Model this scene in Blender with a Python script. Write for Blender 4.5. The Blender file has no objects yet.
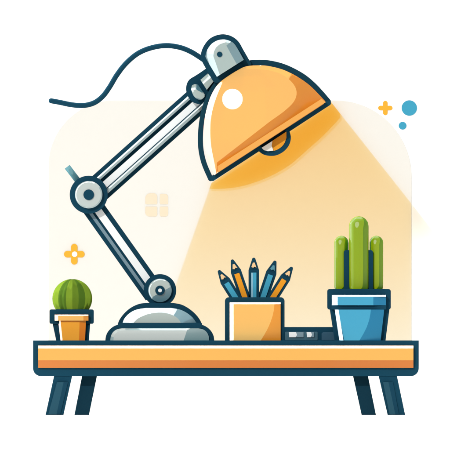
import bpy, bmesh, math
from mathutils import Vector
from mathutils.geometry import delaunay_2d_cdt

C = bpy.context.scene.collection
SUN = 3.4          # key sun strength
W = .85            # even studio surround
KEY = Vector((-.36, -.82, .44)).normalized()

# ------------------------------------------------------------------ units: 1 unit = 100 picture px
def P(x, y): return ((x - 225) / 100, (225 - y) / 100)
def lin(c):
    out = []
    for v in c:
        v /= 255
        out.append(v / 12.92 if v <= .04045 else ((v + .055) / 1.055) ** 2.4)
    return out
def fan(size):                      # toon lobe gain for a given size parameter
    return .5 / math.pi / (1 - math.cos(size * math.pi / 2))

MATS = {}
def mat(name, light, dark=None, size=.42, gloss=0, gsize=.035, gcol=(1, 1, 1), grain=0):
    """light = tone where the key sun reaches within the lobe, dark = tone on faces turned away"""
    if name in MATS: return MATS[name]
    m = bpy.data.materials.new(name); m.use_nodes = True
    nt = m.node_tree; nt.nodes.clear()
    out = nt.nodes.new('ShaderNodeOutputMaterial')
    L = [v - W*gloss for v in lin(light)]
    if dark:
        Dk = [v - W*gloss for v in lin(dark)]; T = [max(0, (a - b) / (SUN * fan(size))) for a, b in zip(L, Dk)]
        D = [max(.002, (b - W * t) / (W + .159 * SUN)) for b, t in zip(Dk, T)]
    else:
        T = None; D = [a / (W + .159 * SUN) for a in L]
    D = [v * (.95 if name != 'white_wall' else 1) for v in D]
    if T: T = [v * .95 for v in T]
    def toon(col, sz, comp='DIFFUSE'):
        n = nt.nodes.new('ShaderNodeBsdfToon'); n.component = comp
        n.inputs['Color'].default_value = (*col, 1); n.inputs['Size'].default_value = sz
        n.inputs['Smooth'].default_value = .0
        return n
    last = toon(D, 1.0)
    if grain:
        tc = nt.nodes.new('ShaderNodeTexCoord'); mp = nt.nodes.new('ShaderNodeMapping')
        mp.inputs['Scale'].default_value = (2, 2, 60)
        no = nt.nodes.new('ShaderNodeTexNoise'); no.inputs['Scale'].default_value = 1.2
        mx = nt.nodes.new('ShaderNodeMixRGB'); mx.blend_type = 'MULTIPLY'; mx.inputs['Fac'].default_value = grain
        mx.inputs['Color1'].default_value = (*D, 1)
        nt.links.new(tc.outputs['Object'], mp.inputs['Vector']); nt.links.new(mp.outputs[0], no.inputs['Vector'])
        nt.links.new(no.outputs['Fac'], mx.inputs['Color2']); nt.links.new(mx.outputs[0], last.inputs['Color'])
    def add(a, b):
        s = nt.nodes.new('ShaderNodeAddShader')
        nt.links.new(a.outputs[0], s.inputs[0]); nt.links.new(b.outputs[0], s.inputs[1]); return s
    if T: last = add(last, toon(T, size))
    if gloss:
        last = add(last, toon([gloss * g for g in gcol], gsize, 'GLOSSY'))
    nt.links.new(last.outputs[0], out.inputs['Surface'])
    m.diffuse_color = (*lin(light), 1)
    MATS[name] = m
    return m

NAVY = mat('navy_enamel', (27, 69, 89))
NAVY_D = mat('navy_deep', (26, 60, 76))
SLATE = mat('slate_facet', (46, 85, 101), (27, 66, 86))
SLATE2 = mat('slate_plain', (62, 96, 116))
AMBER = mat('amber_enamel', (251, 195, 104), (240, 156, 50), gloss=.016)
AMBER_DOME = mat('amber_dome', (250, 193, 107), (220, 144, 52), size=.4, gloss=.022, gsize=.061)
AMBER_EDGE = mat('amber_dome_edge', (251, 195, 108), (224, 148, 56), gloss=.15, gsize=.34)
AMBER_BOUNCE = mat('amber_rim_bounce', (242, 172, 88))  # bounce light along the rim put into the band's own tone
WOOD = mat('amber_wood', (245, 190, 98), (200, 112, 52), gloss=.010, gsize=.03)
POT_O = mat('terracotta_orange', (255, 169, 54), (238, 134, 36), gloss=.016)
POT_OR = mat('terracotta_rim', (250, 190, 104), (230, 150, 66), gloss=.016)
POT_B = mat('blue_glaze', (78, 172, 204), (44, 126, 164), gloss=.016)
METAL = mat('grey_metal', (184, 199, 194), (132, 158, 164), gloss=.14, gsize=.37)
METAL_D = mat('dome_metal', (188, 203, 198), (136, 162, 168), gloss=.10, gsize=.26)
METAL_L = mat('pale_metal', (203, 214, 210), (150, 176, 177), gloss=.14, gsize=.37)
METAL_K = mat('disc_metal', (205, 213, 208), (164, 182, 182), gloss=.14, gsize=.37)
METAL_C = mat('rod_metal', (146, 182, 186), (106, 144, 152), size=.75, gloss=.14, gsize=.37)
METAL_B = mat('rod_blue_metal', (128, 154, 166))
TEAL = mat('teal_metal', (112, 156, 162), (84, 130, 138))
WHITE = mat('white_enamel', (264, 265, 263))
GREEN = mat('cactus_green', (146, 173, 38), (100, 136, 48), size=.60, gloss=.035, gsize=.27, gcol=(.9, .8, .9))
G_L = mat('melon_cactus_light', (117, 145, 44))
G_M = mat('melon_cactus_mid', (98, 126, 38))
G_D = mat('melon_cactus_dark', (76, 107, 34))
BLUE = mat('pencil_blue', (74, 166, 196))
BLUE_L = mat('pencil_pale_blue', (150, 196, 214))
ORANGE = mat('pencil_orange', (243, 160, 44))
PWOOD = mat('pencil_wood', (244, 204, 152))
PWOODG = mat('pencil_teal_point', (92, 150, 166))
YEL = mat('yellow_tile', (246, 179, 60))
CYAN = mat('blue_tile', (70, 163, 194))
PEACH = mat('peach_tile', (243, 224, 196))
CREAM = mat('cream_board', (239, 236, 228))
WALL = mat('white_wall', (284, 284, 281))
BULB_W = mat('bulb_glass', (250, 248, 240))
BULB_O = mat('bulb_amber', (243, 165, 52), (224, 140, 40))

# ------------------------------------------------------------------ mesh builder
class MB:
    def __init__(s): s.bm = bmesh.new(); s.mats = []
    def mi(s, m):
        if m not in s.mats: s.mats.append(m)
        return s.mats.index(m)
    def face(s, vs, m, smooth=False):
        try:
            f = s.bm.faces.new(vs); f.material_index = s.mi(m); f.smooth = smooth; return f
        except ValueError: return None
    def prism(s, poly, yf, yb, m, side=None):
        a = [s.bm.verts.new((P(*p)[0], yf, P(*p)[1])) for p in poly]
        b = [s.bm.verts.new((P(*p)[0], yb, P(*p)[1])) for p in poly]
        s.face(a, m); s.face(b[::-1], m)
        n = len(a)
        for i in range(n): s.face([a[i], b[i], b[(i+1) % n], a[(i+1) % n]], side or m)
    def stroke(s, path, w, yf, yb, m, closed=False, cap=True):
        pts = [Vector(p) for p in path]
        n = len(pts); lf, rt = [], []
        for i in range(n):
            if closed: a, c = pts[i-1], pts[(i+1) % n]
            else: a, c = pts[max(i-1, 0)], pts[min(i+1, n-1)]
            p = pts[i]
            d1 = (p - a).normalized() if (p - a).length > 1e-6 else None
            d2 = (c - p).normalized() if (c - p).length > 1e-6 else None
            d1 = d1 or d2; d2 = d2 or d1
            n1 = Vector((-d1.y, d1.x)); n2 = Vector((-d2.y, d2.x))
            nn = (n1 + n2).normalized(); k = min(1.8, 1 / max(.3, nn.dot(n1)))
            lf.append(p + nn * w/2 * k); rt.append(p - nn * w/2 * k)
        V = lambda p, y: s.bm.verts.new((P(*p)[0], y, P(*p)[1]))
        LF = [V(p, yf) for p in lf]; RF = [V(p, yf) for p in rt]
        LB = [V(p, yb) for p in lf]; RB = [V(p, yb) for p in rt]
        rng = range(n if closed else n - 1)
        for i in rng:
            j = (i+1) % n
            s.face([LF[i], LF[j], RF[j], RF[i]], m); s.face([LB[i], RB[i], RB[j], LB[j]], m)
            s.face([LF[i], LB[i], LB[j], LF[j]], m); s.face([RF[i], RF[j], RB[j], RB[i]], m)
        if not closed:
            s.face([LF[0], RF[0], RB[0], LB[0]], m); s.face([LF[-1], LB[-1], RB[-1], RF[-1]], m)
            if cap:
                for q in (pts[0], pts[-1]): s.prism(circ(q.x, q.y, w/2, 20), yf + .0015, yb - .0015, m)
    def relief(s, outline, flats, whites, yf, yb, m, k_dark=.24, k_white=None, step=None, dome=None, wmat=None, extra=None):
        """solid whose front is level inside the flats, bevelled 45 deg in the whites and leaning away elsewhere"""
        if k_white is None: k_white = 1.77 if ('metal' in m.name) else 1.02
        co, ed = [], []
        def loop(pl):
            if step: pl = densify(pl, step)
            st = len(co); n = len(pl)
            co.extend(Vector(p) for p in pl); ed.extend((st+i, st+(i+1) % n) for i in range(n))
        loop(outline)
        for r in flats: loop(r)
        for r in whites: loop(r)
        if extra:
            for r, _ in extra: loop(r)
        xs = [p[0] for p in outline]; ys = [p[1] for p in outline]
        if step:
            y = min(ys) + step/2
            while y < max(ys):
                x = min(xs) + step/2
                while x < max(xs):
                    if inside((x, y), outline): co.append(Vector((x, y)))
                    x += step
                y += step
        vo, eo, fo, *_ = delaunay_2d_cdt(co, ed, [], 0, 1e-4)
        def dist(p):
            if any(inside(p, f) for f in flats): return 0
            return min(seg_dist(p, f) for f in flats)
        ctr = (sum(v.x for v in vo)/len(vo), sum(v.y for v in vo)/len(vo))
        def H(p):
            h = dome(p) if dome else 0
            d = dist(p)
            if d < 1e-3: return h
            pp = (p[0]*.999+ctr[0]*.001, p[1]*.999+ctr[1]*.001)
            k = k_white if any(inside(p, w) or seg_dist(p, w) < .25 for w in whites) else k_dark
            if extra:
                for r, ke in extra:
                    if inside(pp, r): k = ke
            return h - k * d / 100
        F = [s.bm.verts.new((P(*v)[0], yf - H(v), P(*v)[1])) for v in vo]
        reg = []
        for t in fo:
            c = (sum(vo[i].x for i in t)/len(t), sum(vo[i].y for i in t)/len(t))
            if not inside(c, outline): reg.append(None); continue
            r = 0 if any(inside(c, f) for f in flats) else (1 if any(inside(c, w) or seg_dist(c, w) < .35 for w in whites) else 2)
            f = s.face([F[i] for i in t], wmat if (r == 1 and wmat) else m, True)
            if f: reg.append((f, r))
        rmap = {id(f): None for f in ()}
        rg = {}
        for x in reg:
            if x: rg[x[0]] = x[1]
        bnd = []
        for f in list(rg):
            for e in f.edges:
                ks = [rg[g] for g in e.link_faces if g in rg]
                if len(ks) == 1: bnd.append(e); e.smooth = False
                elif len(ks) == 2 and (ks[0] != ks[1] or (not step and e.calc_face_angle(0) > .3)): e.smooth = False
        # side walls and back
        back = {}
        for e in bnd:
            for v in e.verts:
                if v not in back: back[v] = s.bm.verts.new((v.co.x, yb, v.co.z))
        fb = []
        for e in bnd:
            a, b = e.verts
            s.face([a, b, back[b], back[a]], m)
        for f in list(rg):
            vs = []
            for v in f.verts:
                if v not in back: back[v] = s.bm.verts.new((v.co.x, yb, v.co.z))
                vs.append(back[v])
            s.face(vs[::-1], m)
        for v in list(F):
            if v.is_valid and not v.link_faces: s.bm.verts.remove(v)
    def facet(s, poly, way, ref, yf, yb, m, k=1.02):
        """flat 45 degree bevel: way L falls back to the left of ref, T falls back above ref"""
        Y = lambda p: yf + k * ((ref - p[0]) if way == 'L' else (ref - p[1])) / 100
        a = [s.bm.verts.new((P(*p)[0], Y(p), P(*p)[1])) for p in poly]
        b = [s.bm.verts.new((P(*p)[0], yb, P(*p)[1])) for p in poly]
        s.face(a, m); s.face(b[::-1], m); n = len(a)
        for i in range(n): s.face([a[i], b[i], b[(i+1) % n], a[(i+1) % n]], m)
    def tube(s, pts, r, m, seg=20, ends='round'):
        """round bar through 3D points"""
        pts = [Vector(p) for p in pts]
        if ends == 'round':
            d0 = (pts[0]-pts[1]).normalized(); d1 = (pts[-1]-pts[-2]).normalized()
            pre = [(pts[0] + d0*r*math.sin(a), r*math.cos(a)) for a in (1.5, 1.2, .8, .4)]
            post = [(pts[-1] + d1*r*math.sin(a), r*math.cos(a)) for a in (.4, .8, 1.2, 1.5)]
            ring = pre + [(p, r) for p in pts] + post
        else: ring = [(p, r) for p in pts]
        rows = []
        for i, (p, rr) in enumerate(ring):
            a = ring[max(i-1, 0)][0]; b = ring[min(i+1, len(ring)-1)][0]
            t = (b - a).normalized(); u = Vector((0, 1, 0)); w = t.cross(u).normalized(); u = w.cross(t)
            rows.append([s.bm.verts.new(p + (w*math.cos(q) + u*math.sin(q))*rr) for q in [2*math.pi*k/seg for k in range(seg)]])
        for i in range(len(rows)-1):
            for k in range(seg):
                s.face([rows[i][k], rows[i][(k+1) % seg], rows[i+1][(k+1) % seg], rows[i+1][k]], m, True)
        s.face(rows[0][::-1], m); s.face(rows[-1], m)
    def build(s, name, parent=None):
        bmesh.ops.remove_doubles(s.bm, verts=s.bm.verts, dist=1e-6)
        bmesh.ops.recalc_face_normals(s.bm, faces=s.bm.faces)
        me = bpy.data.meshes.new(name); s.bm.to_mesh(me); s.bm.free()
        for m in s.mats: me.materials.append(m)
        o = bpy.data.objects.new(name, me); C.objects.link(o)
        if parent: 
            o.parent = parent; bpy_update(parent, o)
        return o

def bpy_update(parent, o):
    # parts are modelled in world space: undo the offset of the thing's Empty
    off = Vector((0, 0, 0)); q = parent
    while q: off += Vector(q.get('_loc', (0, 0, 0))); q = q.parent
    o.location = -off
    o['_loc'] = tuple(-off)

def densify(pl, step):
    out = []
    for i, a in enumerate(pl):
        c = pl[(i+1) % len(pl)]; n = max(1, int(math.hypot(c[0]-a[0], c[1]-a[1]) / step + .5))
        out += [(a[0]+(c[0]-a[0])*j/n, a[1]+(c[1]-a[1])*j/n) for j in range(n)]
    return out
def inside(p, poly):
    x, y = p[0], p[1]; r = False; n = len(poly); j = n - 1
    for i in range(n):
        xi, yi = poly[i]; xj, yj = poly[j]
        if (yi > y) != (yj > y) and x < (xj - xi) * (y - yi) / (yj - yi) + xi: r = not r
        j = i
    return r
def seg_dist(p, poly):
    best = 1e9; n = len(poly); px, py = p[0], p[1]
    for i in range(n):
        ax, ay = poly[i]; bx, by = poly[(i+1) % n]
        dx, dy = bx-ax, by-ay; L = dx*dx+dy*dy
        t = 0 if L == 0 else max(0, min(1, ((px-ax)*dx+(py-ay)*dy)/L))
        best = min(best, math.hypot(px-ax-t*dx, py-ay-t*dy))
    return best
def circ(cx, cy, r, n=48, ry=None):
    return [(cx + r*math.cos(2*math.pi*i/n), cy + (ry or r)*math.sin(2*math.pi*i/n)) for i in range(n)]
def rrect(x0, y0, x1, y1, r, n=8):
    """r: one radius or (tl, tr, br, bl)"""
    if not isinstance(r, (tuple, list)): r = (r,)*4
    pts = []
    for (cx, cy, rr, a0) in ((x0+r[0], y0+r[0], r[0], 180), (x1-r[1], y0+r[1], r[1], 270), (x1-r[2], y1-r[2], r[2], 0), (x0+r[3], y1-r[3], r[3], 90)):
        if rr < .01: pts.append((cx, cy)); continue
        for i in range(n+1):
            a = math.radians(a0 + 90*i/n); pts.append((cx+rr*math.cos(a), cy+rr*math.sin(a)))
    return pts
def spline(pts, n=8, closed=False):
    """Catmull-Rom through the points"""
    out = []; m = len(pts)
    for i in range(m if closed else m-1):
        g = (lambda k: pts[k % m]) if closed else (lambda k: pts[max(0, min(m-1, k))])
        p0, p1, p2, p3 = g(i-1), g(i), g(i+1), g(i+2)
        for j in range(n):
            t = j/n
            out.append(tuple(.5*((2*p1[c]) + (-p0[c]+p2[c])*t + (2*p0[c]-5*p1[c]+4*p2[c]-p3[c])*t*t + (-p0[c]+3*p1[c]-3*p2[c]+p3[c])*t**3) for c in (0, 1)))
    if not closed: out.append(tuple(pts[-1]))
    return out
def poly_clip_x(poly, x, keep='left'):
    out = []; n = len(poly)
    ins = (lambda p: p[0] <= x) if keep == 'left' else (lambda p: p[0] >= x)
    for i in range(n):
        a, b = poly[i], poly[(i+1) % n]
        if ins(a): out.append(a)
        if ins(a) != ins(b):
            t = (x-a[0])/(b[0]-a[0]); out.append((x, a[1]+t*(b[1]-a[1])))
    return out

def tag(o, label, cat=None, group=None, kind=None):
    o['label'] = label
    if cat: o['category'] = cat
    if group: o['group'] = group
    if kind: o['kind'] = kind
    return o
def thing(name, x, y, Y, label, cat, group=None):
    o = bpy.data.objects.new(name, None); C.objects.link(o)
    X, Z = P(x, y); o.location = (X, Y, Z); o['_loc'] = (X, Y, Z)
    o.empty_display_size = .1
    return tag(o, label, cat, group)

# ================================================================== SETTING
YW = 7.0
b = MB(); b.prism([(-900, -500), (1350, -500), (1350, 600), (-900, 600)], YW, YW+.2, WALL)
o = b.build('backdrop_wall'); tag(o, 'plain white wall behind the desk', kind='structure')
b = MB(); b.prism([(-900, 415), (1350, 415), (1350, 900), (-900, 900)], -3.0, YW-.003, WALL)
o = b.build('ground'); tag(o, 'plain white ground the table legs stand on', kind='structure')
panel = rrect(48.5, 100.5, 411.5, 362, (66, 76, 0, 0), 20)
b = MB(); b.prism(panel, YW-.006, YW-.002, CREAM)
o = b.build('backdrop_panel'); tag(o, 'cream board with rounded top corners on the white wall behind the lamp', kind='structure')

def volume_mat(name, rgb, dens):
    m = bpy.data.materials.new(name); m.use_nodes = True; nt = m.node_tree; nt.nodes.clear()
    out = nt.nodes.new('ShaderNodeOutputMaterial'); v = nt.nodes.new('ShaderNodeVolumeAbsorption')
    v.inputs['Color'].default_value = (*rgb, 1); v.inputs['Density'].default_value = dens
    nt.links.new(v.outputs[0], out.inputs['Volume']); m.diffuse_color = (*rgb, 1)
    return m
def wedge(name, poly, t_of, m, yback, n_rows=1):
    """closed body on the wall whose thickness changes evenly with height"""
    bm = bmesh.new(); F = []; B = []
    for p in poly:
        X, Z = P(*p); F.append(bm.verts.new((X, yback - t_of(p[1]), Z))); B.append(bm.verts.new((X, yback, Z)))
    bm.faces.new(F); bm.faces.new(B[::-1]); n = len(F)
    for i in range(n): bm.faces.new([F[i], B[i], B[(i+1) % n], F[(i+1) % n]])
    bmesh.ops.recalc_face_normals(bm, faces=bm.faces)
    me = bpy.data.meshes.new(name); bm.to_mesh(me); bm.free(); me.materials.append(m)
    o = bpy.data.objects.new(name, me); C.objects.link(o); return o

BEAM = volume_mat('amber_beam_tint', (.96, .70, .07), 15.3)  # absorbing tint imitates the light cone; no lamp casts it
GLOW = volume_mat('deep_amber_glow_tint', (.98, .77, .0), 68)  # deeper absorbing tint imitates the glow under the shade
TAIL = volume_mat('faint_beam_tint', (.55, .45, .30), 11)  # weak absorbing tint imitates the fading end of the cone
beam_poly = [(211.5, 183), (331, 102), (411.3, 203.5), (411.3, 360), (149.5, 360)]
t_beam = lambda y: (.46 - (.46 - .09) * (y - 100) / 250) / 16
o = wedge('beam_tint', beam_poly, t_beam, BEAM, YW-.008)
tag(o, 'wide pale amber tint over the cream board, shaped as a cone of light from the shade', kind='stuff')
o = wedge('beam_tint_tail', [(411.8, 204), (440, 240), (411.8, 262)], lambda y: max(.0005, .17 - .165*((y-204)/58)**.7)/4, TAIL, YW-.004)
tag(o, 'faint tinted tip of the imitated light cone past the right edge of the cream board', kind='stuff')
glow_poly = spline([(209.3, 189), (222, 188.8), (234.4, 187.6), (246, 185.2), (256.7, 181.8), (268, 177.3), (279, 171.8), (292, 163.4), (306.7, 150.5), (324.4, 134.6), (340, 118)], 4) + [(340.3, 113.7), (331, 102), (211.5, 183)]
o = wedge('glow_tint', glow_poly, lambda y: .0125, GLOW, YW-.038)
tag(o, 'deep amber tinted band imitating light directly beneath the lampshade rim', kind='stuff')

# wall tiles
def tile(name, poly, m, label, cat, group, depth=.05):
    b = MB(); b.prism(poly, YW-.05-depth, YW-.052, m)
    o = b.build(name); 
    return tag(o, label, cat, group)
def plus(cx, cy, R, w):
    out = []
    for k in range(4):
        a = math.radians(90*k); ca, sa = math.cos(a), math.sin(a)
        loc = [(w*.95, -w*.95)] if True else []
        for i in range(9):
            t = math.radians(-90 + 180*i/8); loc.append((R - w + w*math.cos(t), w*math.sin(t)))
        out += [(cx + x*ca - y*sa, cy + x*sa + y*ca) for x, y in loc]
    return out
DG = 'small coloured tiles scattered on the wall'
def wall_tile(name, polys, label, cat):
    b = MB()
    for poly, m, d0, d1 in polys: b.prism(poly, YW-d1, YW-d0, m)
    o = b.build(name); return tag(o, label, cat, DG)
wall_tile('sparkle_tile', [(plus(385.3, 108, 7.2, 2.3), YEL, .002, .008)], 'plain yellow plus-shaped sparkle beside the blue dots at upper right', 'sparkle')
st = thing('sparkle_tile', 74.3, 254.2, YW-.08, 'yellow four-petal sparkle with a white centre above the round cactus', 'sparkle', DG)
b = MB(); b.prism(plus(74.3, 254.2, 10.4, 3.3), YW-.0105, YW-.0065, YEL); b.build('petals', st)
b = MB(); b.prism(circ(74.6, 254.2, 2.7, 24), YW-.0125, YW-.011, WHITE); b.build('centre', st)
wall_tile('round_dot', [(circ(409.3, 108, 7.7), CYAN, .002, .008)], 'larger blue round dot on the white wall at upper right', 'dot')
wall_tile('round_dot', [(circ(402.6, 125.7, 3.9, 32), CYAN, .002, .008)], 'smaller blue round dot just below the larger one', 'dot')
em = thing('window_emblem', 157, 204, YW-.07, 'faint peach emblem of four rounded squares between the lamp arms and the light beam', 'emblem', None)
for q in (rrect(145.3, 193.3, 157.2, 204.3, (5, 3.5, 1, 1)), rrect(159.8, 194, 168, 204.3, (1.5, 3, 1, 1)),
          rrect(145.3, 206.6, 157.2, 216.5, (1, 1, 2, 4)), rrect(159.8, 206.6, 168, 216.5, (1, 1, 2.5, 1.5))):
    b = MB(); b.prism(q, YW-.0085, YW-.0065, PEACH); b.build('tile', em)

# ================================================================== TABLE
tb = thing('table', 226, 415, 0, 'long low amber table edged in navy with four splayed dark legs', 'table')
YT = -1.20
b = MB()
outer = rrect(33, 340.4, 418.8, 376.2, (0, 0, 8, 8))
b.prism(outer, YT+.05, -.04, NAVY)
b.relief(rrect(38.2, 348.5, 413.4, 367.9, 0), [[(37.9, 348.4), (413.7, 348.4), (413.7, 360.2), (37.9, 360.2)]], [], YT, YT+.055, WOOD)
b.facet(rrect(38.2, 345.6, 413.4, 348.49, 0), 'T', 348.5, YT, YT+.055, WOOD)
b.build('tabletop', tb)
b = MB(); X0, Z0 = P(36, 340.4); X1, _ = P(416, 0)
b.prism([(38, 340.6), (413.8, 340.6), (413.8, 341.2), (38, 341.2)], YT+.08, -.09, WOOD)
b.build('top_board', tb)
def leg(top, bot, y0, y1, facet=None):
    b = MB()
    # a thick splayed plank
    b.prism([(top[0], 376), (top[1], 376), (bot[1], 415), (bot[0], 415)], y0, y1, NAVY_D if not facet else NAVY)
    if facet: b.relief(facet[0], [facet[1]], [], y0-.02, y0-.0005, SLATE)
    b.build('leg', tb)
leg((54, 72.2), (45.5, 63.5), -1.14, -1.0, ([(57, 382), (68, 382), (60.2, 414.6), (48.2, 414.6)], [(56.9, 381.9), (63.6, 381.9), (56.4, 414.7), (48.1, 414.7)]))
leg((82, 97), (74.4, 89), -.97, -.34)
leg((353, 368), (361.6, 376), -.97, -.34)
leg((378.6, 397), (387.6, 405.2), -1.14, -1.0, ([(383, 382), (393, 382), (399, 414.6), (389.6, 414.6)], [(382.9, 381.9), (388.4, 381.9), (395.4, 414.7), (389.5, 414.7)]))

# ================================================================== ROUND CACTUS
pc = thing('potted_cactus', 71.7, 341, -.4, 'round striped green cactus in a small orange pot at the left end of the table', 'potted plant')
YF = -.92
b = MB()
ol = [(51.8, 311.8), (91.6, 311.8), (91.6, 322), (88, 322), (86.6, 340.6), (56.6, 340.6), (54.6, 322), (51.8, 322)]
b.prism(rrect(49.5, 309.4, 93.8, 323.8, 1.8), YF+.065, YF+.40, NAVY)
b.prism([(52.6, 323.7), (90.2, 323.7), (88.8, 341), (56.3, 341)], YF+.09, YF+.37, NAVY)
b.relief([(58, 315.8), (88.4, 315.8), (88.4, 320.6), (58, 320.6)], [[(57.9, 315.7), (83.4, 315.7), (83.4, 320.7), (57.9, 320.7)]], [], YF, YF+.07, POT_OR)
b.facet([(54.7, 314.6), (58, 315.8), (58, 320.6), (54.7, 320.6)], 'L', 58, YF, YF+.07, POT_OR)
b.facet([(54.7, 314.6), (88.4, 314.6), (88.4, 315.8), (58, 315.8)], 'T', 315.8, YF, YF+.07, POT_OR)
YB = YF+.03
b.relief([(60.4, 320.6), (86, 320.6), (84.9, 341), (62.6, 341)], [[(60.2, 320.4), (79.6, 320.4), (79, 341.2), (62.4, 341.2)]], [], YB, YB+.06, POT_O)
b.facet([(58.2, 320.6), (60.38, 320.6), (62.58, 340.6), (60.6, 340.6)], 'L', 62.6, YB, YB+.08, POT_O)
b.build('pot', pc)
b = MB()     # soil
b.prism([(56, 311), (87.5, 311), (87.5, 309.2), (56, 309.2)], YF+.10, YF+.38, NAVY_D); b.build('soil', pc)
b = MB()     # melon cactus: ribbed ball
cx, cy, cr = 72.3, 298.6, 19.6; NR, NP = 16, 96
cuts = [-19.7, -13.6, -6.4, -.3, 6, 13.4, 19.7]
import bisect
stripe = [G_L, G_D, G_L, G_M, G_D, G_L]
rows = []
X, Z = P(cx, cy)
for i in range(1, 24):
    th = math.pi*i/24; row = []
    for k in range(NP):
        ph = 2*math.pi*k/NP; rr = .197*(1 + .012*math.cos(ph*NR))
        row.append(b.bm.verts.new((X + rr*math.sin(th)*math.sin(ph), YF+.235 - rr*math.sin(th)*math.cos(ph), Z + rr*.985*math.cos(th))))
    rows.append(row)
tp = b.bm.verts.new((X, YF+.235, Z+.194)); bt = b.bm.verts.new((X, YF+.235, Z-.194))
def smat(k):
    s = math.sin(2*math.pi*(k+.5)/NP)*19.7
    if math.cos(2*math.pi*(k+.5)/NP) < 0: return [G_L, G_D][(k//6) % 2]
    return stripe[max(0, min(5, bisect.bisect(cuts, s)-1))]
for k in range(NP):
    k2 = (k+1) % NP; m = smat(k)
    b.face([tp, rows[0][k], rows[0][k2]], m, True); b.face([bt, rows[-1][k2], rows[-1][k]], m, True)
    for i in range(len(rows)-1): b.face([rows[i][k], rows[i+1][k], rows[i+1][k2], rows[i][k2]], m, True)
b.build('cactus', pc)

# ================================================================== BLUE POT
pb = thing('potted_cactus', 359, 341, -.5, 'tall three-column green cactus in a blue pot at the right end of the table', 'potted plant')
YF = -1.15
b = MB()
b.prism(rrect(327.2, 289, 390.8, 309.6, 2.4), YF+.095, YF+.60, NAVY)
b.prism([(329.8, 309.5), (389.4, 309.5), (385.6, 340.6), (334.6, 340.6)], YF+.097, YF+.55, NAVY)
b.relief([(337.6, 296.8), (385.9, 296.8), (385.9, 305.2), (337.6, 305.2)], [[(337.5, 296.7), (373.3, 296.7), (373.3, 305.3), (337.5, 305.3)]], [], YF, YF+.10, POT_B)
b.facet([(331.9, 295), (337.6, 296.8), (337.6, 305.2), (331.9, 305.2)], 'L', 337.6, YF, YF+.10, POT_B)
b.facet([(331.9, 295), (385.9, 295), (385.9, 296.8), (337.6, 296.8)], 'T', 296.8, YF, YF+.10, POT_B)
b.relief([(338.6, 309.6), (384.2, 309.6), (380.6, 340.5), (343.4, 340.5)],
         [[(338.4, 309.5), (370.9, 309.5), (370.4, 314), (369.2, 320), (366.8, 327), (363.6, 333.5), (359, 341.1), (343.2, 341.1)]], [], YF+.004, YF+.10, POT_B)
b.facet([(334.8, 309.6), (338.58, 309.6), (343.38, 340.5), (339.4, 340.5)], 'L', 340.6, YF+.004, YF+.10, POT_B)
b.prism([(331.5, 305.3), (386.3, 305.3), (386.3, 309.5), (331.5, 309.5)], YF+.03, YF+.094, NAVY)
b.build('pot', pb)
b = MB(); b.prism(rrect(333, 288.8, 385, 291, 0), YF+.12, YF+.58, NAVY_D); b.build('soil', pb)
def column(x0, x1, ytop, ybot, Yc, m):
    b = MB(); r = (x1-x0)/200; X, _ = P((x0+x1)/2, 0); zt = P(0, ytop)[1]-r; zb = P(0, ybot)[1]
    b.tube([(X, Yc, zb + r*.5), (X, Yc, zb+r), (X, Yc, (zt+zb)/2), (X, Yc, zt-.02), (X, Yc, zt)], r, m, 48)
    return b.build('cactus_column', pb)
column(349, 368.6, 216.2, 292, YF+.29, GREEN)
column(334.2, 348.6, 235.7, 289.6, YF+.37, GREEN)
column(369.3, 383.2, 235.7, 289.6, YF+.37, GREEN)
for x0, x1 in ((343.7, 351), (366.5, 373)):
    b = MB(); X, _ = P((x0+x1)/2, 0); r = (x1-x0)/200
    b.prism(rrect(x0, 250, x1, 291, (2.6, 2.6, 0, 0)), YF+.275, YF+.30, NAVY)
    b.build('cactus_joint', pb)

# ================================================================== PENCIL CUP + PENCILS
YF = -1.06
cup = MB()
t = rrect(224.9, 297.2, 284.6, 341, (4, 4, 0, 0))
cup.prism(t, YF+.068, YF+.10, NAVY)
for xx in ((224.9, 230), (279.5, 284.6)): cup.prism(rrect(xx[0], 300.5, xx[1], 341, 0), YF+.101, YF+.55, NAVY)
cup.prism(rrect(225.3, 299.5, 284.2, 341, (2, 2, 0, 0)), YF+.551, YF+.60, NAVY)
cup.prism(rrect(230.1, 336, 279.4, 340.9, 0), YF+.101, YF+.55, NAVY)
cup.relief(rrect(233.6, 304.2, 280.6, 340.6, 0),
           [[(233.5, 304.1), (274.4, 304.1), (273.9, 310), (272.6, 316), (270.6, 322), (267.8, 328.4), (264.4, 334.6), (260.6, 340.7), (233.5, 340.7)]], [], YF, YF+.07, AMBER)
cup.facet([(229.7, 302.3), (233.6, 304.2), (233.6, 340.6), (229.7, 340.6)], 'L', 233.6, YF, YF+.07, AMBER)
cup.facet([(229.7, 302.3), (280.6, 302.3), (280.6, 304.2), (233.6, 304.2)], 'T', 304.2, YF, YF+.07, AMBER)
o = cup.build('pencil_cup'); tag(o, 'square amber pencil cup with thick navy edges standing right of the lamp base', 'pencil cup')

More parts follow.
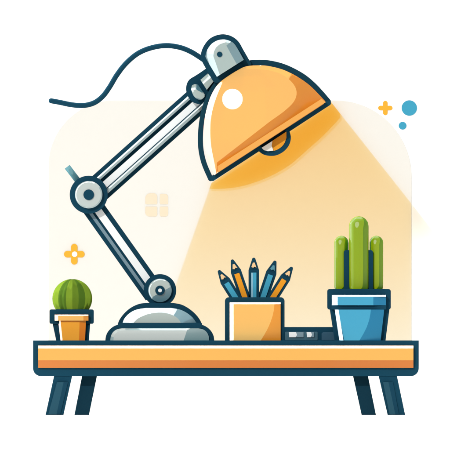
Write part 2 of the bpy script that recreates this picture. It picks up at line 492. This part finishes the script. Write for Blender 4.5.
def pencil(tip, toward, hw, stripe_m, wood_m, depth, label, hi=None):
    tx, ty = tip; d = Vector((toward[0]-tx, toward[1]-ty)).normalized(); n = Vector((-d.y, d.x))
    if n.x < 0: n = -n
    q = lambda t, s: (tx + d.x*t + n.x*s, ty + d.y*t + n.y*s)
    root = thing('pencil', tx, ty, depth, label, 'pencil', 'coloured pencils standing in the cup')
    end = (314-ty)/d.y
    Yb = depth
    b = MB()
    k = 11.8
    b.prism([q(k, -hw), q(k+1.2, -hw), q(end, -hw), q(end, hw), q(k+1.2, hw), q(k, hw)], Yb, Yb+.09, NAVY)
    b.build('barrel', root)
    b = MB()   # sharpened end: navy rim with lead
    b.prism([q(.4, -1.5), q(-.3, -.7), q(-.3, .7), q(.4, 1.5), q(k+.4, hw), q(k+.4, -hw)], Yb+.012, Yb+.078, NAVY)
    b.build('lead_point', root)
    b = MB(); b.prism([q(4.6, -.9), q(4.6, .9), q(9.6, 2.6), q(8.6, .7), q(9.8, -.6), q(9, -2.4)], Yb-.004, Yb+.011, wood_m)
    b.build('wood_cone', root)
    b = MB()
    w = hw*.49
    b.prism([q(k+2.8, -w), q(end, -w), q(end, w), q(k+2.8, w)], Yb-.012, Yb-.0005, stripe_m)
    if hi: b.prism([q(k+3, -w), q(end-.1, -w), q(end-.1, -w+1.6), q(k+3, -w+1.6)], Yb-.014, Yb-.0125, hi)
    b.build('painted_face', root)
pencil((218.7, 270.6), (236.5, 299), 5.3, BLUE, PWOOD, -0.88, 'blue pencil leaning furthest left in the cup')
pencil((232, 259.8), (245.4, 299), 5.3, ORANGE, PWOOD, -0.86, 'orange pencil leaning left beside the upright one')
pencil((253.8, 258), (253.8, 299), 5.3, BLUE, PWOOD, -0.86, 'upright blue pencil in the middle of the cup, with a pale face', hi=BLUE_L)
pencil((275.3, 261), (262.5, 299), 5.3, BLUE, PWOODG, -0.84, 'blue pencil with a teal point, leaning right in the cup')
pencil((292, 267.3), (272, 299), 5.3, ORANGE, PWOOD, -0.90, 'orange pencil leaning furthest right in the cup')

# ================================================================== SMALL DESK BOX
YF = -1.02
db = thing('sharpener_box', 312, 341, -.5, 'low dark navy box with two small pale windows between the cup and the blue pot', 'desk box')
b = MB()
b.prism([(283, 327), (337, 327), (339.4, 330), (340.2, 341), (283, 341)], YF+.03, YF+.40, NAVY); b.build('case', db)
b = MB(); b.prism(rrect(285, 331.7, 317.6, 340.2, 1), YF+.02, YF+.0295, mat('slate_teal', (74, 110, 124))); b.build('inset_panel', db)
WG = mat('pale_window_grey', (140, 164, 174))
for x0, xm, x1 in ((288.8, 296, 303.5), (306.6, 311, 314)):
    b = MB(); b.prism([(x0, 332.2), (xm, 332.2), (xm+1, 335), (xm-.5, 337.2), (x0+.4, 337.2)], YF+.008, YF+.0195, WHITE)
    b.prism([(xm, 332.2), (x1, 332.2), (x1, 337.2), (xm-.5, 337.2), (xm+1, 335)], YF+.0085, YF+.0195, WG)
    b.build('window', db)
b = MB(); b.prism([(321.6, 340.2), (321.6, 333.5), (323.2, 332), (333, 332), (334.6, 333.5), (335.4, 340.2)], YF+.015, YF+.0295, SLATE2); b.build('slider', db)

# ================================================================== DESK LAMP
lamp = thing('desk_lamp', 160, 341, -.3, 'jointed desk lamp', 'desk lamp')
lamp['label'] = 'big jointed desk lamp with amber dome shade, grey arms and domed metal base'
# --- base
YF = -.99
b = MB()
low = [(107.8, 341)] + [(108.3, 337), (110, 333), (113, 329.6), (117.4, 327.4), (121.5, 326.2)] + [(198, 326.2), (202.5, 327.2), (206.6, 329.4), (209.8, 333), (211.2, 337), (211.7, 341)]
low_out = spline([(105.3, 341), (105.9, 336.2), (108, 331.6), (111.6, 327.8), (116.2, 325.2), (121.5, 324.2)], 4) + spline([(198, 324.2), (203.3, 325.2), (207.9, 327.8), (211.5, 331.6), (213.7, 336.2), (214.3, 341)], 4)
b.prism(low_out, YF+.08, YF+.85, NAVY)
low_in = spline([(110.3, 340.6), (111, 336), (113.2, 332), (117.3, 329.2), (122, 328.4)], 4) + spline([(198.5, 328.4), (203, 329.4), (206.5, 332), (208.6, 336), (209.2, 340.6)], 4)
b.relief(low_in, [spline([(113.5, 340.7), (114, 336.4), (116, 333), (119.5, 331), (124, 330.2)], 4) + [(187, 330.2), (185.5, 335), (183.5, 340.7)]],
         [spline([(110.3, 340.6), (111, 336), (113.2, 332), (117.3, 329.2), (122, 328.4)], 4) + [(186.8, 328.4), (187, 330.2)] + spline([(124, 330.2), (119.5, 331), (116, 333), (114, 336.4), (113.5, 340.6)], 4)],
         YF, YF+.08, METAL_L, step=2)
b.build('base_plate', lamp)
b = MB()
up_out = spline([(117.3, 327), (119, 320.6), (124, 313.6), (131, 307.6), (139.5, 303.8), (148, 302.8)], 4) + spline([(172, 302.8), (181, 304.4), (189, 308.6), (196, 314.6), (200.6, 321), (202.6, 327)], 4)
b.prism(up_out, YF+.50, YF+.80, NAVY)
b.prism([(118, 322.9), (201.8, 322.9), (203, 328.2), (117, 328.2)], YF+.075, YF+.502, NAVY)
up_in = spline([(122.6, 322.8), (124.6, 318.4), (129, 313.6), (136, 309.8), (146, 308)], 4) + spline([(171, 308), (180, 309.6), (187, 313), (192.6, 317.6), (196.4, 322.8)], 4)
arc = spline([(133.3, 322.9), (138, 318.4), (146, 314.7), (156, 312.7), (165.5, 313), (173, 315.3), (178, 318.7), (180.8, 322.9)], 4)
wz = spline([(121.6, 323.8), (123.6, 318), (128.4, 312.8), (135.6, 308.8), (146, 307)], 4) + [(171.2, 307), (172.3, 312), (172.6, 315)] + spline([(172.6, 315.1), (165.5, 313), (156, 312.7), (146, 314.7), (138, 318.4), (133.3, 322.8)], 4)
b.relief(up_in, [arc], [rrect(100, 290, 220, 330, 0)], YF+.22, YF+.51, METAL_D, step=2)
b.build('base_dome', lamp)

def joint(cx, cy, R, ri, rh, YF, m, flat, whites, hole=None):
    b = MB()
    b.prism(circ(cx, cy, R, 64), YF+.05, YF+.26, NAVY)
    b.relief(circ(cx, cy, ri, 48), [flat], whites, YF, YF+.06, m)
    o = b.build('joint', lamp)
    b = MB(); b.prism(circ(cx, cy, rh, 32), YF-.012, YF-.0005, NAVY)
    if hole: b.prism(circ(cx, cy, hole, 20), YF-.016, YF-.0125, WHITE)
    b.build('bolt', o)
    return o
def crescent(cx, cy, ri, inner, side):
    big = circ(cx, cy, ri, 48)
    return big
# lower joint
JY = -.28
cx, cy = 160, 290.4
fl = [p for p in circ(cx+.3, cy+.2, 10.6, 48)]
half = lambda pl, f: [p for p in pl if f(p)]
# light half above a slanted line, the rest leans away
def cut(poly, a, b):
    """keep the part of poly left of the directed line a->b (picture coords)"""
    out = []; n = len(poly)
    s = lambda p: (b[0]-a[0])*(p[1]-a[1]) - (b[1]-a[1])*(p[0]-a[0])
    for i in range(n):
        p, q = poly[i], poly[(i+1) % n]; sp, sq = s(p), s(q)
        if sp <= 0: out.append(p)
        if (sp <= 0) != (sq <= 0):
            t = sp/(sp-sq); out.append((p[0]+t*(q[0]-p[0]), p[1]+t*(q[1]-p[1])))
    return out
A, B = (146, 300.5), (174, 285)
joint(cx, cy, 16.3, 11.7, 4.8, JY, METAL, cut(circ(cx+.4, cy+.3, 10.6, 48), A, B),
      [cut(cut(circ(cx, cy, 11.7, 48), A, B), (155, 302), (163, 278))], hole=1.9)
# elbow
ex, ey = 88.7, 194.7
joint(ex, ey, 19, 13.7, 5.3, JY, METAL_K, circ(ex-.1, ey+.0, 12.3, 48), [cut(circ(ex, ey, 13.7, 48), (84, 215), (93, 170))])
# stub bolt behind elbow
b = MB(); X0, Z0 = P(67.2, 166.8); X1, Z1 = P(78, 181)
b.tube([(X0, JY+.12, Z0), (X1, JY+.12, Z1)], .031, TEAL, 24, ends='flat')
b.build('adjusting_pin', lamp)

# --- arms
def band(d, n, o0, o1, t0, t1, yf, yb, m, b):
    q = lambda o, t: (n[0]*o + d[0]*t, n[1]*o + d[1]*t)
    b.prism([q(o0, t0), q(o0, t1), q(o1, t1), q(o1, t0)], yf, yb, m)
def rod(d, n, oc, r, t0, t1, Y, m, b):
    q = lambda o, t: P(n[0]*o + d[0]*t, n[1]*o + d[1]*t)
    a, c = q(oc, t0), q(oc, t1)
    b.tube([(a[0], Y, a[1]), (c[0], Y, c[1])], r/100, m, 24, ends='flat')
d = (.746, -.666); n = (.666, .746)
dt = lambda p, d: p[0]*d[0] + p[1]*d[1]
t0 = dt((88.7, 194.7), d); t1 = t0 + 153
AY = -.12
def strip(d, n, oa, om, ob, t0, t1, Y, m, b):
    # grey strip with a bevelled bright edge towards oa
    q = lambda o, t: (n[0]*o + d[0]*t, n[1]*o + d[1]*t)
    b.relief([q(oa, t0), q(oa, t1), q(ob, t1), q(ob, t0)], [[q(om, t0-1), q(om, t1+1), q(ob+.5, t1+1), q(ob+.5, t0-1)]],
             [[q(oa-1, t0-1), q(oa-1, t1+1), q(om, t1+1), q(om, t0-1)]], Y, Y+.0605, m)
b = MB(); A1 = AY + .10
band(d, n, 192.8, 204.3, t0, t0+145, A1, A1+.10, NAVY, b)
strip(d, n, 196.9, 198.5, 200.7, t0+2, t0+144, A1-.062, METAL_C, b); b.build('upper_arm_rod', lamp)
b = MB(); band(d, n, 211.0, 220, t0, t0+156, AY, AY+.10, NAVY, b)
strip(d, n, 211.9, 213.4, 216.1, t0+2, t0+155, AY-.062, METAL_C, b); b.build('upper_arm_rod', lamp)
b = MB(); band(d, n, 204.2, 211.1, t0, t0+150, AY+.004, AY+.08, WHITE, b); b.build('arm_infill', lamp)
d2 = (.5795, .815); n2 = (.815, -.5795)
s0 = dt((88.7, 194.7), d2); s1 = dt((160, 290.4), d2)
b = MB(); band(d2, n2, -55.3, -45.6, s0, s1, AY, AY+.12, NAVY, b); band(d2, n2, -51.2, -48.1, s0+2, s1-8, AY-.01, AY-.0005, METAL_B, b); b.build('lower_arm_rod', lamp)
b = MB(); band(d2, n2, -38.5, -33.5, s0, s1, AY, AY+.12, NAVY, b); b.build('lower_arm_rod', lamp)
b = MB(); band(d2, n2, -45.7, -38.4, s0, s1, AY-.012, AY+.08, WHITE, b); b.build('arm_infill', lamp)

# --- knuckle between arm and head
KY = -.44
b = MB()
b.prism(spline([(206, 68.5), (201, 72), (195.5, 75.6), (189.5, 79.4), (186.6, 84.5), (186.2, 91), (188.5, 97.5), (193.5, 102.5), (200, 104.5)], 4) + [(212, 96), (218, 78)], KY+.09, KY+.24, NAVY)
L = spline([(191.2, 89.5), (192, 85.5), (194.2, 83), (196.6, 82.6)], 3) + [(204.6, 94.4)] + spline([(204.5, 96.8), (201.5, 99.4), (197.5, 99.2), (193.4, 95.4), (191.2, 89.5)], 3)[:-1]
b.relief(L, [[(193.4, 90.4), (195.6, 89.2), (201.5, 92.5), (204.8, 95.2), (204.6, 97), (201.5, 99.5), (196.8, 97.6)]], [[(191.0, 91), (192, 85.5), (194.2, 83), (196.6, 82.4), (203.5, 92.8), (195.6, 89.2), (193.4, 90.4)]], KY, KY+.095, METAL, step=1.2)
b.relief([(200, 79.1), (208, 73.4), (213.8, 81), (206.8, 89.8)], [[(203, 84.3), (210.8, 77.6), (213.8, 81.1), (206.8, 89.9)]], [[(200, 79.1), (208, 73.4), (210.8, 77.4), (203, 84.3)]], KY, KY+.095, METAL, step=1.2)
b.build('neck_joint', lamp)

# --- head cap
HY = -.80
b = MB()
cap_in = spline([(216.9, 76.8), (206.6, 59.4), (205.7, 54.8), (207.5, 49.4), (211.5, 44), (217.3, 40.5), (224.2, 39.5), (230.6, 41.3), (235.6, 45.6), (243.8, 59.8)], 4)
b.relief(cap_in, [[(213.3, 56), (213.8, 51.6), (216, 47.4), (220, 44), (225.5, 42.2), (229.4, 43), (226.4, 45.6), (231, 54), (236.8, 64.2), (219.8, 75)]],
         [[(216.9, 77.2), (206, 59.8), (204.7, 54.8), (206.5, 48.8), (211, 43), (217, 39.5), (224.2, 38.5), (231, 39.6), (229.6, 42.9), (225.5, 42.2), (220, 44), (216, 47.4), (213.8, 51.6), (213.3, 56), (219.8, 75)]], HY, HY+.17, METAL, step=2)
cap_out = spline([(213.5, 82), (206.5, 69.8), (201.6, 60.4), (200.9, 54), (203.2, 47), (208.4, 39.8), (215.4, 35.6), (223.5, 34.2), (231.6, 36.2), (238.4, 41.4), (243.5, 50), (251.5, 64)], 4) + [(249, 67.5), (236, 72), (220, 84)]
b.prism(cap_out, HY+.15, HY+.42, NAVY)
o = b.build('head_cap', lamp)
b = MB(); b.prism(circ(219.6, 54.3, 2.7, 24), HY-.01, HY-.0005, NAVY); b.build('screw', o)

# --- shade
SY = -.90
inn = [(214.2, 175.2)] + spline([(213.4, 173.6), (206.4, 154), (203.5, 138), (203.9, 124.4), (206.2, 111), (210, 98.2), (215, 88.4), (220.5, 81.8), (228, 76.2), (237, 70.6), (246.7, 66.2), (262, 65.4), (272, 66.7), (282.2, 69.4), (293, 74.2), (302.2, 79.8), (309, 84.8), (315.6, 91), (325.1, 101.1)], 4)[1:] + [(326, 102.6)]
inn = inn[:]
lit = spline([(217.2, 160.8), (213.2, 156), (210.8, 142), (210.4, 127), (212.2, 111), (216.6, 96), (222.5, 83.4), (231, 75.4), (240, 70.2), (253.3, 69), (268.9, 70.4), (282.2, 74.6), (292.6, 83), (296.6, 92), (294, 101.4), (284.4, 111), (262, 126.6), (240, 141.2), (217.2, 156.6)], 4)
lit = [(216.8, 162.6), (216.4, 173.4)] + spline([(214.0, 161), (211.2, 146), (210.3, 130), (211.6, 114), (216, 98), (222, 83.6)], 4) + spline([(222.4, 82.4), (231, 75), (240, 69.8), (253.3, 69), (268.9, 70.4), (282.2, 74.6), (292.6, 83), (296.6, 92), (294, 101.4), (284.4, 111), (270, 121.4)], 4)
lipA, lipB = (216.4, 168.4), (321, 99.2)
lip = [(213.4, 173.6), (325.1, 101.1), (321.6, 98.4), (217.2, 167.2)]
wht = [(213, 177)] + spline([(213.4, 173.6), (206.4, 154), (203.5, 138), (203.9, 124.4), (206.2, 111), (210, 98.2), (215, 88.4), (220.5, 81.8)], 4)[1:] + [(222.2, 82.6)] + spline([(222, 83.6), (216, 98), (211.6, 114), (210.3, 130), (211.2, 146), (214.0, 161), (217.6, 171)], 4)
Cx, Cy, R = 270, 145, 70.0
def dome(p):
    r2 = ((p[0]-Cx)**2 + (p[1]-Cy)**2)/R**2
    return -.185*r2*R/100
b = MB()
b.relief(inn, [lit], [wht], SY, SY+.62, AMBER_DOME, k_dark=.31, k_white=1.4, step=1.6, dome=dome, wmat=AMBER_EDGE)
sh = b.build('lamp_shade', lamp)
# lip band along the opening, bounce light put into its colour
b = MB(); b.prism([(218.0, 172.4), (325.8, 102.2), (321.4, 98.8), (217.4, 166.2)], SY+.012, SY+.40, AMBER_BOUNCE); b.build('lip_band', sh)
# navy rib following the dome and bar across the rim
b = MB()
rib = spline([(210.6, 178.6), (204, 163), (200.8, 148), (200.6, 133), (202.2, 119), (205.2, 106), (210.4, 93.6), (216.4, 84), (222, 78.4)], 5)
b.stroke(rib, 5.2, SY+.33, SY+.60, NAVY)
rib2 = spline([(236, 68.8), (248, 63.6), (262, 62.6), (274, 64.2), (285, 67.4), (296, 72.6), (305, 78.2), (313.4, 85.4), (320.6, 93), (328, 101.6)], 5)
b.stroke(rib2, 5.9, SY+.331, SY+.601, NAVY)
b.stroke([(219, 79.5), (229, 73.4), (240, 66.8)], 6.0, HY+.12, SY+.602, NAVY)
b.stroke([(212.6, 178.4), (328.4, 103)], 5.3, SY+.21, SY+.62, NAVY, cap=True)
b.build('edge_trim', sh)
# bulb
b = MB()
arcb = spline([(259.4, 148.4), (264, 152), (270, 153.4), (276, 152.8), (282, 149.6), (286.6, 144.4), (288.4, 138), (287.2, 132)], 5)
BY = -.78
b.stroke(arcb, 5.0, BY+.04, BY+.26, NAVY)
b.prism([(262, 147.6), (286.4, 131.6), (286.4, 138), (284, 144), (279, 148.6), (273, 151), (266, 150.4)], BY+.03, BY+.22, BULB_O)
b.prism([(261.6, 147.8), (272.4, 141), (271.6, 145.6), (273.4, 150.6), (268, 151.2), (264, 150.2)], BY+.01, BY+.029, BULB_W)
b.build('bulb', lamp)

# --- cord
b = MB()
cp = spline([(51.2, 100.8), (60, 102.4), (72, 104.8), (84, 105.4), (94.5, 102.6), (103, 96), (110, 86.4), (116.6, 75.4), (125.4, 64), (137, 54), (150, 48.2), (165, 45.6), (179, 47.2), (191, 51.8), (204, 60)], 8)
b.tube([(P(*p)[0], HY+.3, P(*p)[1]) for p in cp], .026, NAVY, 20)
b.build('power_cord', lamp)

# ================================================================== LIGHT, WORLD, CAMERA
def sun(name, d, s, ang=.5):
    l = bpy.data.lights.new(name, 'SUN'); l.energy = s; l.angle = math.radians(ang)
    o = bpy.data.objects.new(name, l); C.objects.link(o)
    o.rotation_euler = Vector(d).to_track_quat('Z', 'Y').to_euler(); o.location = Vector(d)*8
    return o
sun('key_sun', KEY, SUN)
for nm, x, z in (('side', -1, 0), ('corner', -.707, .707), ('top', 0, 1)):
    sun(nm + '_rim_helper', (x, .60, z), 3.5)       # added from behind to whiten strongly turned metal faces
    sun(nm + '_edge_helper', (x, .02, z), .6)       # added grazing light to whiten 45 degree bevels
w = bpy.data.worlds.new('World'); bpy.context.scene.world = w; w.use_nodes = True
bg = w.node_tree.nodes['Background']; bg.inputs[0].default_value = (1, 1, 1, 1); bg.inputs[1].default_value = W
cam = bpy.data.cameras.new('camera'); cam.type = 'ORTHO'; cam.ortho_scale = 4.5; cam.clip_end = 200
co = bpy.data.objects.new('camera', cam); C.objects.link(co); co.location = (0, -12, 0); co.rotation_euler = (math.pi/2, 0, 0)
S = bpy.context.scene; S.camera = co
for o in bpy.data.objects:
    if '_loc' in o: del o['_loc']
S.view_settings.view_transform = 'Standard'; S.view_settings.look = 'None'; S.view_settings.exposure = 0; S.view_settings.gamma = 1
S.cycles.max_bounces = 6; S.cycles.transparent_max_bounces = 16; S.cycles.volume_bounces = 0
S.cycles.use_denoising = True
